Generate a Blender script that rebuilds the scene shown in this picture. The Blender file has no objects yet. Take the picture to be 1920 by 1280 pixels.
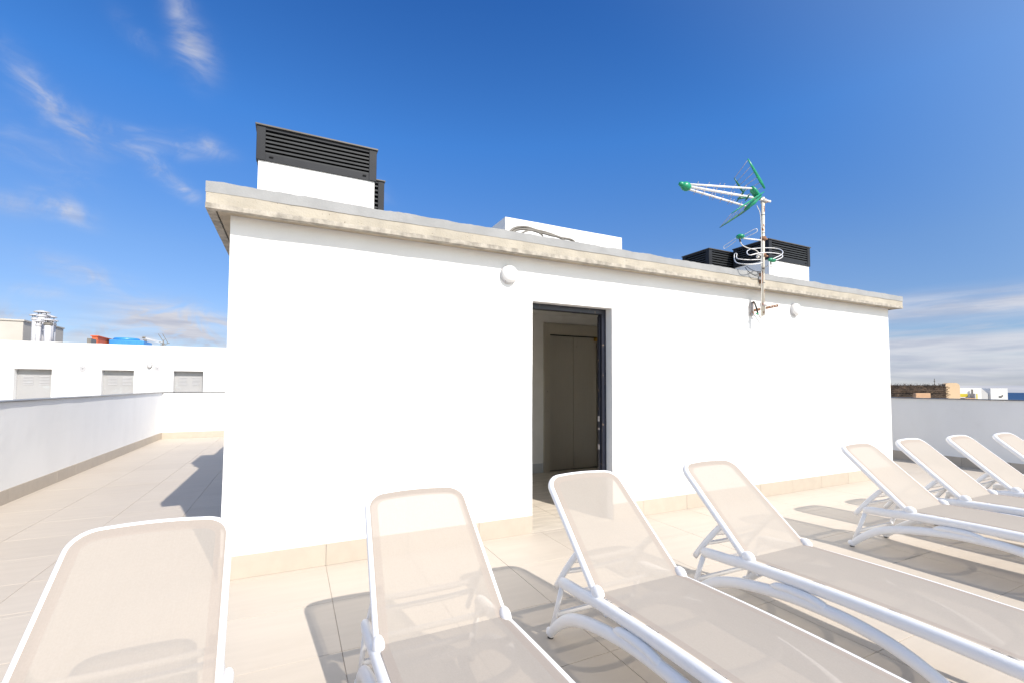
import bpy, bmesh, math, random
from mathutils import Vector, Matrix, noise
random.seed(7)
scn = bpy.context.scene
col = scn.collection
R = math.radians

# ------------------------------------------------------------------ camera
F, PIT, ROLL, YAW, PPY, CH = 852.45, 0.0438, -0.0038, 0.4508, 684.67, 1.4
def ray(px, py):
    """direction in the world for a pixel of the 1920 x 1280 photograph"""
    a = (px - 960) / F; b = (PPY - py) / F
    c, s = math.cos(-ROLL), math.sin(-ROLL)
    a, b = a * c - b * s, a * s + b * c
    d = math.cos(PIT) - b * math.sin(PIT); z = math.sin(PIT) + b * math.cos(PIT)
    return Vector((a * math.cos(YAW) + d * math.sin(YAW), -a * math.sin(YAW) + d * math.cos(YAW), z))
CAMP = Vector((0, 0, CH))
def at(px, py, Y):
    """world point seen at the pixel, on the vertical plane y = Y"""
    r = ray(px, py); return CAMP + r * (Y / r.y)
def at_r(px, py, dist):
    r = ray(px, py); return CAMP + r * (dist / math.hypot(r.x, r.y))

cam = bpy.data.cameras.new('camera'); cam_o = bpy.data.objects.new('camera', cam); col.objects.link(cam_o)
fw = ray(960, PPY).normalized(); rt = (ray(1960, PPY) - ray(960, PPY)).normalized(); up = rt.cross(fw)
cam_o.matrix_world = Matrix((( rt.x, up.x, -fw.x, 0), (rt.y, up.y, -fw.y, 0), (rt.z, up.z, -fw.z, CH), (0, 0, 0, 1)))
cam.sensor_width = 36; cam.lens = F / 1920 * 36; cam.shift_y = (PPY - 640) / 1920
cam.clip_start = 0.05; cam.clip_end = 60000
scn.camera = cam_o

# ------------------------------------------------------------------ light
EXPOSURE = 0.48
TO_SUN = Vector((0.281, -1.046, 1.0)).normalized()
sun = bpy.data.lights.new('sun', 'SUN'); sun.energy = 4.0; sun.angle = R(0.53); sun.color = (1.0, 0.935, 0.845)
sun_o = bpy.data.objects.new('sun', sun); col.objects.link(sun_o)
sun_o.rotation_euler = TO_SUN.to_track_quat('Z', 'Y').to_euler()
scn.view_settings.view_transform = 'Standard'; scn.view_settings.look = 'None'
scn.view_settings.exposure = EXPOSURE; scn.view_settings.gamma = 1; scn.view_settings.use_curve_mapping = False

world = bpy.data.worlds.new('World'); scn.world = world; world.use_nodes = True
wt = world.node_tree; wt.nodes.clear()
def N(t, typ, **kw):
    n = t.nodes.new(typ)
    for k, v in kw.items(): setattr(n, k, v)
    return n
class G:
    """tiny helper: arithmetic on shader sockets"""
    def __init__(s, t): s.t = t
    def m(s, op, a, b=None, c=None, clamp=False):
        n = N(s.t, 'ShaderNodeMath', operation=op, use_clamp=clamp)
        for i, v in enumerate((a, b, c)):
            if v is None: continue
            if hasattr(v, 'links'): s.t.links.new(v, n.inputs[i])
            else: n.inputs[i].default_value = v
        return n.outputs[0]
    def ramp(s, v, lo, hi, a=0.0, b=1.0):
        n = N(s.t, 'ShaderNodeMapRange', interpolation_type='SMOOTHSTEP')
        s.t.links.new(v, n.inputs[0])
        for i, x in enumerate((lo, hi, a, b)): n.inputs[i + 1].default_value = x
        return n.outputs[0]
    def mix(s, f, a, b, blend='MIX'):
        n = N(s.t, 'ShaderNodeMix', data_type='RGBA', blend_type=blend)
        for i, v in ((0, f), (6, a), (7, b)):
            if hasattr(v, 'links'): s.t.links.new(v, n.inputs[i])
            else: n.inputs[i].default_value = v if i == 0 else (*v, 1)[:4]
        return n.outputs[2]
    def noise(s, vec, scale, detail=4, rough=0.55, dist=0.0):
        n = N(s.t, 'ShaderNodeTexNoise')
        if vec is not None: s.t.links.new(vec, n.inputs['Vector'])
        n.inputs['Scale'].default_value = scale; n.inputs['Detail'].default_value = detail
        n.inputs['Roughness'].default_value = rough; n.inputs['Distortion'].default_value = dist
        return n.outputs['Fac']
    def mapping(s, vec, scale=(1, 1, 1), rot=(0, 0, 0), loc=(0, 0, 0)):
        n = N(s.t, 'ShaderNodeMapping'); s.t.links.new(vec, n.inputs[0])
        n.inputs['Scale'].default_value = scale; n.inputs['Rotation'].default_value = rot; n.inputs['Location'].default_value = loc
        return n.outputs[0]
w = G(wt)
sky = N(wt, 'ShaderNodeTexSky', sky_type='NISHITA', sun_disc=False)
sky.sun_elevation = math.asin(TO_SUN.z); sky.sun_rotation = math.atan2(TO_SUN.x, TO_SUN.y)
sky.altitude = 0; sky.air_density = 1.0; sky.dust_density = 0.35; sky.ozone_density = 3.5
TINT = [(0, (.46, .50, .62)), (7, (.46, .50, .62)), (14, (.46, .57, .72)), (28, (.30, .65, 1.0)), (42, (.19, .50, .89)), (90, (.19, .48, .85))]   # clear maritime air, deeper blue than the model's
tc = N(wt, 'ShaderNodeTexCoord'); dirv = tc.outputs['Generated']
sep = N(wt, 'ShaderNodeSeparateXYZ'); wt.links.new(tc.outputs['Generated'], sep.inputs[0])
az = w.m('MULTIPLY', w.m('ARCTAN2', sep.outputs[0], sep.outputs[1]), 57.2958)
el = w.m('MULTIPLY', w.m('ARCSINE', sep.outputs[2]), 57.2958)
def blob(a0, e0, ra, re, ang, s):
    ca, sa = math.cos(R(ang)), math.sin(R(ang))
    da = w.m('SUBTRACT', az, a0); de = w.m('SUBTRACT', el, e0)
    u = w.m('DIVIDE', w.m('ADD', w.m('MULTIPLY', da, ca), w.m('MULTIPLY', de, sa)), ra)
    v = w.m('DIVIDE', w.m('SUBTRACT', w.m('MULTIPLY', de, ca), w.m('MULTIPLY', da, sa)), re)
    q = w.m('ADD', w.m('MULTIPLY', u, u), w.m('MULTIPLY', v, v))
    return w.m('MULTIPLY', w.m('EXPONENT', w.m('MULTIPLY', q, -1)), s)
wispy = w.noise(w.mapping(dirv, (1, 1, 1.7)), 13, 8, 0.6, 1.1)
wispf = w.ramp(wispy, 0.36, 0.66)
blobs = [(-11.3, 33.6, 2.6, 1.1, -75, .5), (-9.9, 31.2, 1.9, 1.6, -60, .5), (-14.9, 31.0, 1.6, .8, -30, .2),
         (-21.0, 24.2, 3.2, 1.0, -42, .6), (-17.6, 22.0, 2.6, 1.2, -15, .4), (-12.6, 22.9, 3.2, .85, 0, .55), (-8.5, 23.7, 1.9, .8, -12, .5),
         (-13.2, 21.0, 1.7, .8, -35, .5), (-10.9, 19.4, 1.8, .7, -28, .6), (-19.2, 15.4, 1.7, .9, -25, .75), (-22.6, 14.9, 2.0, .8, 0, .4),
         (-17.9, 10.0, 2.8, .9, -10, .75), (-20.6, 8.0, 1.6, .55, 0, .4), (-23.5, 5.5, 3.2, 1.2, -5, 1.0), (-11.5, 6.3, 4.6, 1.7, -4, 1.2),
         (-6.5, 4.6, 5.5, 2.0, 0, 1.3), (-15.5, 4.4, 5.0, 1.0, 0, .9), (8.0, 22.8, 2.2, 1.0, -30, .35), (-21.0, 19.5, 3.0, 1.6, -20, .25), (47, 13.2, 9, 1.6, -5, .16)]
acc = None
for b in blobs:
    v = blob(*b); acc = v if acc is None else w.m('ADD', acc, v)
lfreq = w.noise(w.mapping(dirv, (1, 1, 1.3), loc=(3, 1, 7)), 2.2, 5, 0.6)
acc = w.m('MULTIPLY', acc, w.m('ADD', w.m('MULTIPLY', wispf, 0.8), 0.2))
# streaky banks above the sea
str_v = w.mapping(dirv, (1, 1, 9))
streak = w.noise(str_v, 5.5, 6, 0.6, 0.4)
bandA = w.m('MULTIPLY', w.ramp(el, 9.6, 7.0), w.ramp(el, 5.2, 7.2))       # upper bank
bandB = w.m('MULTIPLY', w.ramp(el, 5.2, 4.3), w.ramp(el, -0.5, 0.9, 0.55, 1))   # lower bank
eastm = w.ramp(az, 58, 67)
eastw = w.m('MULTIPLY', eastm, w.ramp(az, 170, 140))
bank = w.m('MULTIPLY', eastw, w.m('ADD', w.m('MULTIPLY', bandA, w.ramp(streak, 0.30, 0.62, .45, 1)),
                                  w.m('MULTIPLY', bandB, w.ramp(streak, 0.25, 0.6, .7, 1))))
mid = w.m('MULTIPLY', w.m('MULTIPLY', eastw, w.ramp(el, 7.2, 4.4)), w.ramp(streak, 0.46, 0.62, 0, .5))
bank = w.m('MAXIMUM', bank, mid)
rest = w.m('MULTIPLY', w.m('MULTIPLY', w.ramp(el, 12, 3), w.ramp(lfreq, .42, .6)), w.m('SUBTRACT', 1, eastw))
rest = w.m('MULTIPLY', w.m('MULTIPLY', rest, w.ramp(streak, .35, .6)), w.m('MAXIMUM', w.ramp(az, 5, 25), w.ramp(az, -26, -40)))
low = w.ramp(el, .25, -.05)
cl = w.m('MINIMUM', w.m('ADD', w.m('ADD', acc, w.m('MULTIPLY', bank, .88)), w.m('ADD', low, w.m('MULTIPLY', rest, .5))), 1.0, clamp=True)
rampn = N(wt, 'ShaderNodeValToRGB'); wt.links.new(w.m('DIVIDE', w.m('MAXIMUM', el, 0), 90), rampn.inputs[0])
cr = rampn.color_ramp
while len(cr.elements) < len(TINT): cr.elements.new(.5)
for e_, (d_, c_) in zip(cr.elements, TINT): e_.position = d_ / 90; e_.color = (*c_, 1)
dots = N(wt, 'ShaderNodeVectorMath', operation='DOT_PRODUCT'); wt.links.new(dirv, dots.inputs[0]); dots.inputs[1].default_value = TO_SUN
sun_fill = w.ramp(dots.outputs['Value'], .05, .9)          # added fill: sky round the sun brightened and warmed to lift the shade
skyt = w.mix(1.0, sky.outputs[0], w.mix(sun_fill, rampn.outputs[0], (2.1, 1.66, 1.22)), 'MULTIPLY')
cvar = w.ramp(w.noise(str_v, 9, 4), .3, .7)
CLOUD_A, CLOUD_B = (2.45, 2.6, 3.15), (3.5, 3.55, 3.85)
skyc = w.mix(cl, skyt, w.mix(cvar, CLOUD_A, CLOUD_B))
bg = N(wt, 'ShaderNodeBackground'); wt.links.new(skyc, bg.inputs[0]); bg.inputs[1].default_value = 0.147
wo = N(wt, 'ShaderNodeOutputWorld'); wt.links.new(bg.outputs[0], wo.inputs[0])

# ------------------------------------------------------------------ materials
def lin(r, g, b):
    f = lambda c: (c / 255 / 12.92) if c / 255 <= .04045 else ((c / 255 + .055) / 1.055) ** 2.4
    return (f(r), f(g), f(b))
def mat(name, base, rough=.6, metal=0.0, var=0.0, vscale=6, stretch=(1, 1, 1), bump=0.0, bscale=60, dark=None, dscale=3, dlo=.55, dhi=.75,
        spec=.5, extra=None, rnd=0.0):
    m = bpy.data.materials.new(name); m.use_nodes = True
    t = m.node_tree; g = G(t); p = t.nodes['Principled BSDF']
    p.inputs['Roughness'].default_value = rough; p.inputs['Metallic'].default_value = metal
    p.inputs['Specular IOR Level'].default_value = spec
    geo = N(t, 'ShaderNodeNewGeometry'); pos = geo.outputs['Position']
    c = None
    if rnd:
        oi = N(t, 'ShaderNodeObjectInfo')
        vm = N(t, 'ShaderNodeVectorMath', operation='ADD'); t.links.new(pos, vm.inputs[0])
        cm = N(t, 'ShaderNodeCombineXYZ'); k = g.m('MULTIPLY', oi.outputs['Random'], 37.0)
        for i in range(3): t.links.new(k, cm.inputs[i])
        t.links.new(cm.outputs[0], vm.inputs[1]); pos2 = vm.outputs[0]
    else: pos2 = pos
    mv = g.mapping(pos2, stretch)
    c = tuple(base)
    if var:
        lo = tuple(max(0, x * (1 - var)) for x in base); hi = tuple(min(1, x * (1 + var)) for x in base)
        c = g.mix(g.ramp(g.noise(mv, vscale, 5), .3, .7), lo, hi)
    if rnd:
        f = g.m('ADD', g.m('MULTIPLY', oi.outputs['Random'], 2 * rnd), 1 - rnd)
        cc = N(t, 'ShaderNodeCombineXYZ')
        for i in range(3): t.links.new(f, cc.inputs[i])
        c = g.mix(1.0, c, cc.outputs[0], 'MULTIPLY')
    if dark:
        c = g.mix(g.ramp(g.noise(pos, dscale, 6, .65), dlo, dhi), c, dark)
    if extra: c = extra(t, g, pos, c)
    if hasattr(c, 'links'): t.links.new(c, p.inputs['Base Color'])
    else: p.inputs['Base Color'].default_value = (*c, 1)
    if bump:
        b = N(t, 'ShaderNodeBump'); b.inputs['Strength'].default_value = bump; b.inputs['Distance'].default_value = .004
        t.links.new(g.noise(mv, bscale, 4), b.inputs['Height']); t.links.new(b.outputs[0], p.inputs['Normal'])
    return m
M = {}
M['stucco'] = mat('white_stucco', (.80, .80, .795), .9, var=.025, vscale=2.5, bump=.5, bscale=45, spec=.2)
M['parapet'] = mat('white_parapet_plaster', (.83, .825, .81), .9, var=.02, vscale=2.2, stretch=(1, 1, .35), bump=.35, bscale=30, spec=.2, dark=(.74, .725, .70), dscale=1.7, dlo=.58, dhi=.85)
M['tile'] = mat('cream_floor_tile', (.49, .435, .37), .55, var=.025, vscale=7, stretch=(.35, 2.6, 1), bump=.05, bscale=200, rnd=.025, spec=.35,
                dark=(.47, .405, .335), dscale=1.4, dlo=.5, dhi=.85)
M['skirt'] = mat('tan_skirting_tile', (.46, .405, .34), .55, var=.03, vscale=9, rnd=.04, spec=.35)
M['grout'] = mat('tile_grout', (.45, .385, .315), .9, var=.35, vscale=5, dark=(.16, .10, .055), dscale=1.1, dlo=.55, dhi=.68)
def board(t, g, pos, c):   # vertical board marks and pits of cast concrete
    a = g.ramp(g.noise(g.mapping(pos, (26, 26, .8)), 1.6, 3), .42, .62)
    c = g.mix(g.m('MULTIPLY', a, .35), c, (.40, .36, .29))
    return g.mix(g.ramp(g.noise(pos, 70, 2), .70, .76), c, (.12, .10, .08))
M['concrete'] = mat('cast_concrete', (.40, .365, .305), .85, var=.14, vscale=4, bump=.6, bscale=60, extra=board)
M['lip'] = mat('stained_concrete_lip', (.36, .33, .285), .9, var=.3, vscale=14, bump=.8, bscale=80, dark=(.29, .265, .225), dscale=30, dlo=.48, dhi=.80)
M['soffit'] = mat('concrete_soffit', (.42, .36, .28), .9, var=.15, vscale=6, bump=.4, bscale=60)
M['coating'] = mat('grey_roof_coating', (.295, .30, .305), .8, var=.08, vscale=6, bump=.4, bscale=70)
M['lining'] = mat('dark_louvre_metal', (.020, .022, .027), .55, var=.12, vscale=5, spec=.22)
M['blade'] = mat('grey_louvre_blade', (.030, .033, .037), .55, var=.1, vscale=9, spec=.25)
M['black'] = mat('louvre_void', (.006, .006, .007), .9)
M['lid'] = mat('weathered_dark_lid', (.06, .053, .047), .45, var=.2, vscale=8)
M['coping'] = mat('dark_metal_coping', (.10, .10, .105), .28, metal=.3, var=.15, vscale=2)
def peel(t, g, pos, c):
    c = g.mix(g.ramp(g.noise(g.mapping(pos, (1, 1, .6)), 22, 5, .7), .63, .67), c, (.20, .14, .09))
    return g.mix(g.ramp(g.noise(pos, 60, 3), .74, .77), c, (.6, .58, .55))
M['frame'] = mat('navy_painted_frame', (.011, .013, .025), .35, extra=peel)
M['lobby'] = mat('lobby_plaster', (.83, .82, .79), .9, var=.03)
M['lobby_skirt'] = mat('lobby_skirting', (.50, .51, .52), .6)
M['lobby_floor'] = mat('lobby_floor_tile', (.58, .52, .44), .5, var=.12, vscale=6, stretch=(.4, 2.4, 1))
def smudge(t, g, pos, c):
    return g.mix(g.ramp(g.noise(g.mapping(pos, (1.4, 1, .8)), 11, 6, .7), .64, .78), c, (.34, .31, .26))
M['steel'] = mat('brushed_lift_steel', (.56, .535, .485), .28, metal=.85, var=.02, vscale=60, stretch=(1, 1, .05), extra=smudge)
M['steel_f'] = mat('lift_surround_steel', (.56, .525, .455), .38, metal=.65, var=.02, vscale=50, stretch=(1, 1, .05), extra=smudge)
M['gap'] = mat('shadow_gap', (.01, .01, .01), .9)
M['brass'] = mat('brass_corner', (.45, .28, .05), .4, metal=.6)
M['white_plastic'] = mat('white_resin', (.80, .80, .81), .38, spec=.5)
M['foot'] = mat('rubber_foot', (.06, .055, .05), .7)
M['lamp'] = mat('opal_lamp_cover', (.78, .78, .78), .3)
M['lamp_base'] = mat('grey_lamp_base', (.58, .58, .60), .5)
def rust(t, g, pos, c):
    return g.mix(g.ramp(g.noise(g.mapping(pos, (1, 1, .5)), 26, 5, .65), .54, .62), c, (.24, .10, .04))
M['mast'] = mat('rust_spotted_galvanised_pole', (.62, .58, .50), .45, extra=rust)
M['rusty'] = mat('rusty_steel', (.26, .13, .07), .8, var=.4, vscale=30)
M['plate'] = mat('galvanised_plate', (.40, .38, .38), .5, extra=rust)
M['green'] = mat('green_plastic', (.006, .26, .13), .35, var=.15, vscale=20)
M['dgreen'] = mat('shaded_dark_green_plastic', (.01, .13, .075), .4)
M['alu'] = mat('white_aluminium', (.78, .78, .78), .35)
M['rod'] = mat('thin_aluminium_rod', (.48, .43, .42), .4, metal=.3)
M['cable_w'] = mat('off_white_cable', (.66, .64, .60), .5)
M['cable_b'] = mat('black_cable', (.03, .03, .03), .5)
M['hose'] = mat('grey_conduit', (.17, .155, .135), .6, var=.15, vscale=20)
M['grey_block'] = mat('grey_render', (.47, .44, .40), .9, var=.05, vscale=1)
M['pipe'] = mat('painted_flue', (.50, .50, .52), .5, var=.06, vscale=2)
M['grille'] = mat('pale_grey_door', (.36, .36, .365), .6, var=.05, vscale=1.5, dark=(.40, .42, .43), dscale=1.8, dlo=.58, dhi=.66)
M['orange'] = mat('terracotta_paint', (.62, .12, .04), .7, var=.1)
M['tank'] = mat('blue_tank_plastic', (.04, .24, .62), .35, var=.08)
M['cream'] = mat('cream_render', (.55, .40, .25), .9, var=.08, vscale=.6)
M['peach'] = mat('peach_render', (.52, .32, .19), .9, var=.06)
M['yellow'] = mat('yellow_render', (.55, .46, .03), .8)
M['white_far'] = mat('white_render_far', (.70, .70, .69), .9, var=.04, vscale=.3)
M['grey_far'] = mat('pale_grey_render', (.50, .50, .50), .9, var=.04, vscale=.3)
M['thatch'] = mat('dark_thatch', (.050, .034, .022), .95, var=.5, vscale=6)
M['frond'] = mat('dry_brown_frond', (.10, .065, .042), .9, var=.5, vscale=3)
M['glass'] = mat('dark_window', (.03, .035, .04), .1)
M['sand'] = mat('dry_ground', (.30, .24, .17), .95, var=.2, vscale=.02)
def waves(t, g, pos, c):
    return g.mix(g.ramp(g.noise(g.mapping(pos, (.3, 1, 1)), .03, 5), .35, .7), (.008, .035, .10), (.016, .06, .15))
M['sea'] = mat('deep_blue_sea', (.01, .05, .12), .55, spec=.15, extra=waves)

def fabric(name, alpha, colr):
    m = bpy.data.materials.new(name); m.use_nodes = True; t = m.node_tree; t.nodes.clear(); g = G(t)
    geo = N(t, 'ShaderNodeNewGeometry')
    c = g.mix(g.ramp(g.noise(geo.outputs['Position'], 160, 3, .7), .35, .65), tuple(x * .98 for x in colr), tuple(min(1, x * 1.02) for x in colr))
    # woven threads: fine ribs across and along
    tcn = N(t, 'ShaderNodeTexCoord'); wv = N(t, 'ShaderNodeTexNoise'); wv.inputs['Scale'].default_value = 1.0; wv.inputs['Detail'].default_value = 2
    mp = N(t, 'ShaderNodeMapping'); t.links.new(tcn.outputs['Object'], mp.inputs[0]); mp.inputs['Scale'].default_value = (420, 12, 12)
    t.links.new(mp.outputs[0], wv.inputs['Vector'])
    c = g.mix(g.ramp(wv.outputs['Fac'], .35, .65, 0, .06), c, tuple(x * .72 for x in colr))
    d = N(t, 'ShaderNodeBsdfDiffuse'); t.links.new(c, d.inputs[0])
    tl = N(t, 'ShaderNodeBsdfTranslucent'); t.links.new(c, tl.inputs[0])
    tr = N(t, 'ShaderNodeBsdfTransparent'); tr.inputs[0].default_value = (1, .955, .90, 1)
    a = N(t, 'ShaderNodeMixShader'); a.inputs[0].default_value = .14; t.links.new(d.outputs[0], a.inputs[1]); t.links.new(tl.outputs[0], a.inputs[2])
    inc = N(t, 'ShaderNodeVectorMath', operation='DOT_PRODUCT'); t.links.new(geo.outputs['Incoming'], inc.inputs[0]); t.links.new(geo.outputs['Normal'], inc.inputs[1])
    fa = g.m('MULTIPLY', g.m('POWER', g.m('ABSOLUTE', inc.outputs['Value']), 1.3), alpha)     # a weave closes up at a slant
    b = N(t, 'ShaderNodeMixShader'); t.links.new(fa, b.inputs[0]); t.links.new(a.outputs[0], b.inputs[1]); t.links.new(tr.outputs[0], b.inputs[2])
    o = N(t, 'ShaderNodeOutputMaterial'); t.links.new(b.outputs[0], o.inputs[0])
    return m
M['sling'] = fabric('beige_mesh_fabric', .31, (.43, .39, .348))
M['hem'] = fabric('folded_mesh_hem', .14, (.40, .35, .31))

# ------------------------------------------------------------------ builders
def link(name, me, m=None, parent=None, smooth=False):
    o = bpy.data.objects.new(name, me); col.objects.link(o)
    if m is not None and not me.materials: me.materials.append(M[m] if isinstance(m, str) else m)
    if smooth: me.shade_smooth()
    if parent is not None: o.parent = parent
    return o
def mesh(name, verts, faces):
    me = bpy.data.meshes.new(name); me.from_pydata([tuple(v) for v in verts], [], faces); me.update(); return me
def tag(o, label=None, cat=None, group=None, kind=None):
    if label: o['label'] = label
    if cat: o['category'] = cat
    if group: o['group'] = group
    if kind: o['kind'] = kind
    return o
def empty(name, loc=(0, 0, 0), rz=0.0):
    o = bpy.data.objects.new(name, None); col.objects.link(o); o.location = loc; o.rotation_euler.z = rz; o.empty_display_size = .1
    return o
def thing(name, label, cat, loc=(0, 0, 0), rz=0.0, group=None): return tag(empty(name, loc, rz), label, cat, group)
class MB:
    def __init__(s): s.v = []; s.f = []
    def box(s, x0, x1, y0, y1, z0, z1):
        b = len(s.v)
        s.v += [(x0, y0, z0), (x1, y0, z0), (x1, y1, z0), (x0, y1, z0), (x0, y0, z1), (x1, y0, z1), (x1, y1, z1), (x0, y1, z1)]
        s.f += [tuple(b + i for i in q) for q in ((0, 3, 2, 1), (4, 5, 6, 7), (0, 1, 5, 4), (1, 2, 6, 5), (2, 3, 7, 6), (3, 0, 4, 7))]
        return s
    def quad(s, *p):
        b = len(s.v); s.v += [tuple(q) for q in p]; s.f.append(tuple(range(b, b + len(p)))); return s
    def sweep(s, path, ra, rb=None, n=10, upv=None, closed=False, taper=None):
        """tube along path; ra is the half width sideways, rb the half height along the up vector"""
        rb = ra if rb is None else rb
        P = [Vector(p) for p in path]; K = len(P); b0 = len(s.v)
        for i, p in enumerate(P):
            if closed: t = P[(i + 1) % K] - P[i - 1]
            else: t = P[min(i + 1, K - 1)] - P[max(i - 1, 0)]
            t.normalize()
            u = Vector(upv) if upv is not None else (Vector((0, 0, 1)) if abs(t.z) < .9 else Vector((1, 0, 0)))
            if upv is None and i: u = prev
            u = (u - t * u.dot(t))
            if u.length < 1e-4: u = t.orthogonal()
            u.normalize(); sd = t.cross(u); prev = u
            k = taper[i] if taper else 1
            for j in range(n):
                a = 2 * math.pi * j / n
                s.v.append(tuple(p + sd * (ra * k * math.cos(a)) + u * (rb * k * math.sin(a))))
        for i in range(K if closed else K - 1):
            a0 = b0 + i * n; a1 = b0 + ((i + 1) % K) * n
            for j in range(n): s.f.append((a0 + j, a0 + (j + 1) % n, a1 + (j + 1) % n, a1 + j))
        if not closed:
            s.f.append(tuple(b0 + j for j in reversed(range(n)))); s.f.append(tuple(b0 + (K - 1) * n + j for j in range(n)))
        return s
    def ball(s, c, r, n=12, k=8):
        rx, ry, rz = r if hasattr(r, '__len__') else (r, r, r); b = len(s.v)
        for i in range(1, k):
            th = math.pi * i / k
            for j in range(n):
                a = 2 * math.pi * j / n
                s.v.append((c[0] + rx * math.sin(th) * math.cos(a), c[1] + ry * math.sin(th) * math.sin(a), c[2] + rz * math.cos(th)))
        s.v += [(c[0], c[1], c[2] + rz), (c[0], c[1], c[2] - rz)]; T = len(s.v) - 2
        for i in range(k - 2):
            for j in range(n): s.f.append((b + i * n + j, b + (i + 1) * n + j, b + (i + 1) * n + (j + 1) % n, b + i * n + (j + 1) % n))
        for j in range(n):
            s.f.append((T, b + j, b + (j + 1) % n)); s.f.append((T + 1, b + (k - 2) * n + (j + 1) % n, b + (k - 2) * n + j))
        return s
    def lathe(s, c, prof, n=24, axis='z'):
        """prof: (radius, height) list; axis z up, or y: height counts along -y"""
        b = len(s.v)
        for r, h in prof:
            for j in range(n):
                a = 2 * math.pi * j / n
                q = (r * math.cos(a), r * math.sin(a), h) if axis == 'z' else (r * math.cos(a), -h, r * math.sin(a))
                s.v.append((c[0] + q[0], c[1] + q[1], c[2] + q[2]))
        for i in range(len(prof) - 1):
            for j in range(n): s.f.append((b + i * n + j, b + i * n + (j + 1) % n, b + (i + 1) * n + (j + 1) % n, b + (i + 1) * n + j))
        s.f.append(tuple(b + (len(prof) - 1) * n + j for j in range(n))); s.f.append(tuple(b + j for j in reversed(range(n))))
        return s
    def make(s, name, m=None, parent=None, smooth=False, bevel=0.0):
        me = mesh(name, s.v, s.f)
        if smooth: me.shade_smooth()
        if bevel:
            bm = bmesh.new(); bm.from_mesh(me)
            bmesh.ops.bevel(bm, geom=[e for e in bm.edges], offset=bevel, segments=2, affect='EDGES', profile=.6)
            bm.to_mesh(me); bm.free()
        return link(name, me, m, parent)
def smooth_path(pts, n=6):
    """Catmull-Rom through the points"""
    P = [Vector(p) for p in pts]; P = [P[0] * 2 - P[1]] + P + [P[-1] * 2 - P[-2]]; out = []
    for i in range(1, len(P) - 2):
        for k in range(n):
            t = k / n; a, b, c, d = P[i - 1], P[i], P[i + 1], P[i + 2]
            out.append(.5 * ((2 * b) + (c - a) * t + (2 * a - 5 * b + 4 * c - d) * t * t + (3 * b - a - 3 * c + d) * t ** 3))
    out.append(P[-2]); return out
def rough_box(name, x0, x1, y0, y1, z0, z1, step, amp, m, parent=None, seed=0.0, freq=1.7):
    """box cut into a grid whose surface wanders by a few millimetres, as hand-laid render does"""
    bm = bmesh.new(); nx, ny, nz = [max(1, min(90, int((b - a) / step))) for a, b in ((x0, x1), (y0, y1), (z0, z1))]
    def face(o, du, dv, nu, nv):
        g = [[bm.verts.new(o + du * (i / nu) + dv * (j / nv)) for j in range(nv + 1)] for i in range(nu + 1)]
        for i in range(nu):
            for j in range(nv): bm.faces.new((g[i][j], g[i + 1][j], g[i + 1][j + 1], g[i][j + 1]))
    X, Y, Z = Vector((x1 - x0, 0, 0)), Vector((0, y1 - y0, 0)), Vector((0, 0, z1 - z0)); O = Vector((x0, y0, z0))
    face(O, X, Z, nx, nz); face(O + Y + X, -X, Z, nx, nz); face(O + Y, -Y, Z, ny, nz); face(O + X, Y, Z, ny, nz); face(O + Z, X, Y, nx, ny); face(O + Y, X, -Y, nx, ny)
    bmesh.ops.remove_doubles(bm, verts=bm.verts, dist=1e-4)
    for v in bm.verts: v.co += noise.noise_vector(v.co * freq + Vector((seed, seed, seed))) * amp + noise.noise_vector(v.co * freq * 5) * amp * .35
    me = bpy.data.meshes.new(name); bm.to_mesh(me); bm.free()
    return link(name, me, m, parent)
def children(o): return [c for c in bpy.data.objects if c.parent == o]
def copy_tree(o, parent=None):
    c = o.copy(); col.objects.link(c)
    if parent is not None: c.parent = parent
    for ch in children(o): copy_tree(ch, c)
    return c

# ------------------------------------------------------------------ terrace dimensions
D, XL, XR = 3.872, -0.431, 8.529            # front wall of the roof building
ZT, ZP = 2.627, 0.165                       # wall top, skirting height
DX0, DX1, DZ = 2.0925, 3.0525, 2.219        # doorway
OV, ZS1 = 0.136, 2.814                      # slab overhang, slab top
YB = 10.2
XP, YF, XQ, ZQ = -2.982, 14.464, 10.672, 1.1985
YS = -5.0                                   # terrace runs on behind the camera

# ---- setting far below and around
tag(MB().quad((-4000, -4000, -14), (300, -4000, -14), (300, 4000, -14), (-4000, 4000, -14)).make('ground', 'sand'), kind='structure')
sea = MB(); sea.v = [(6200 * math.cos(a * math.pi / 90), 6200 * math.sin(a * math.pi / 90), -45) for a in range(180)]; sea.f = [tuple(range(180))]; tag(sea.make('sea', 'sea'), kind='structure')

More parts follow.
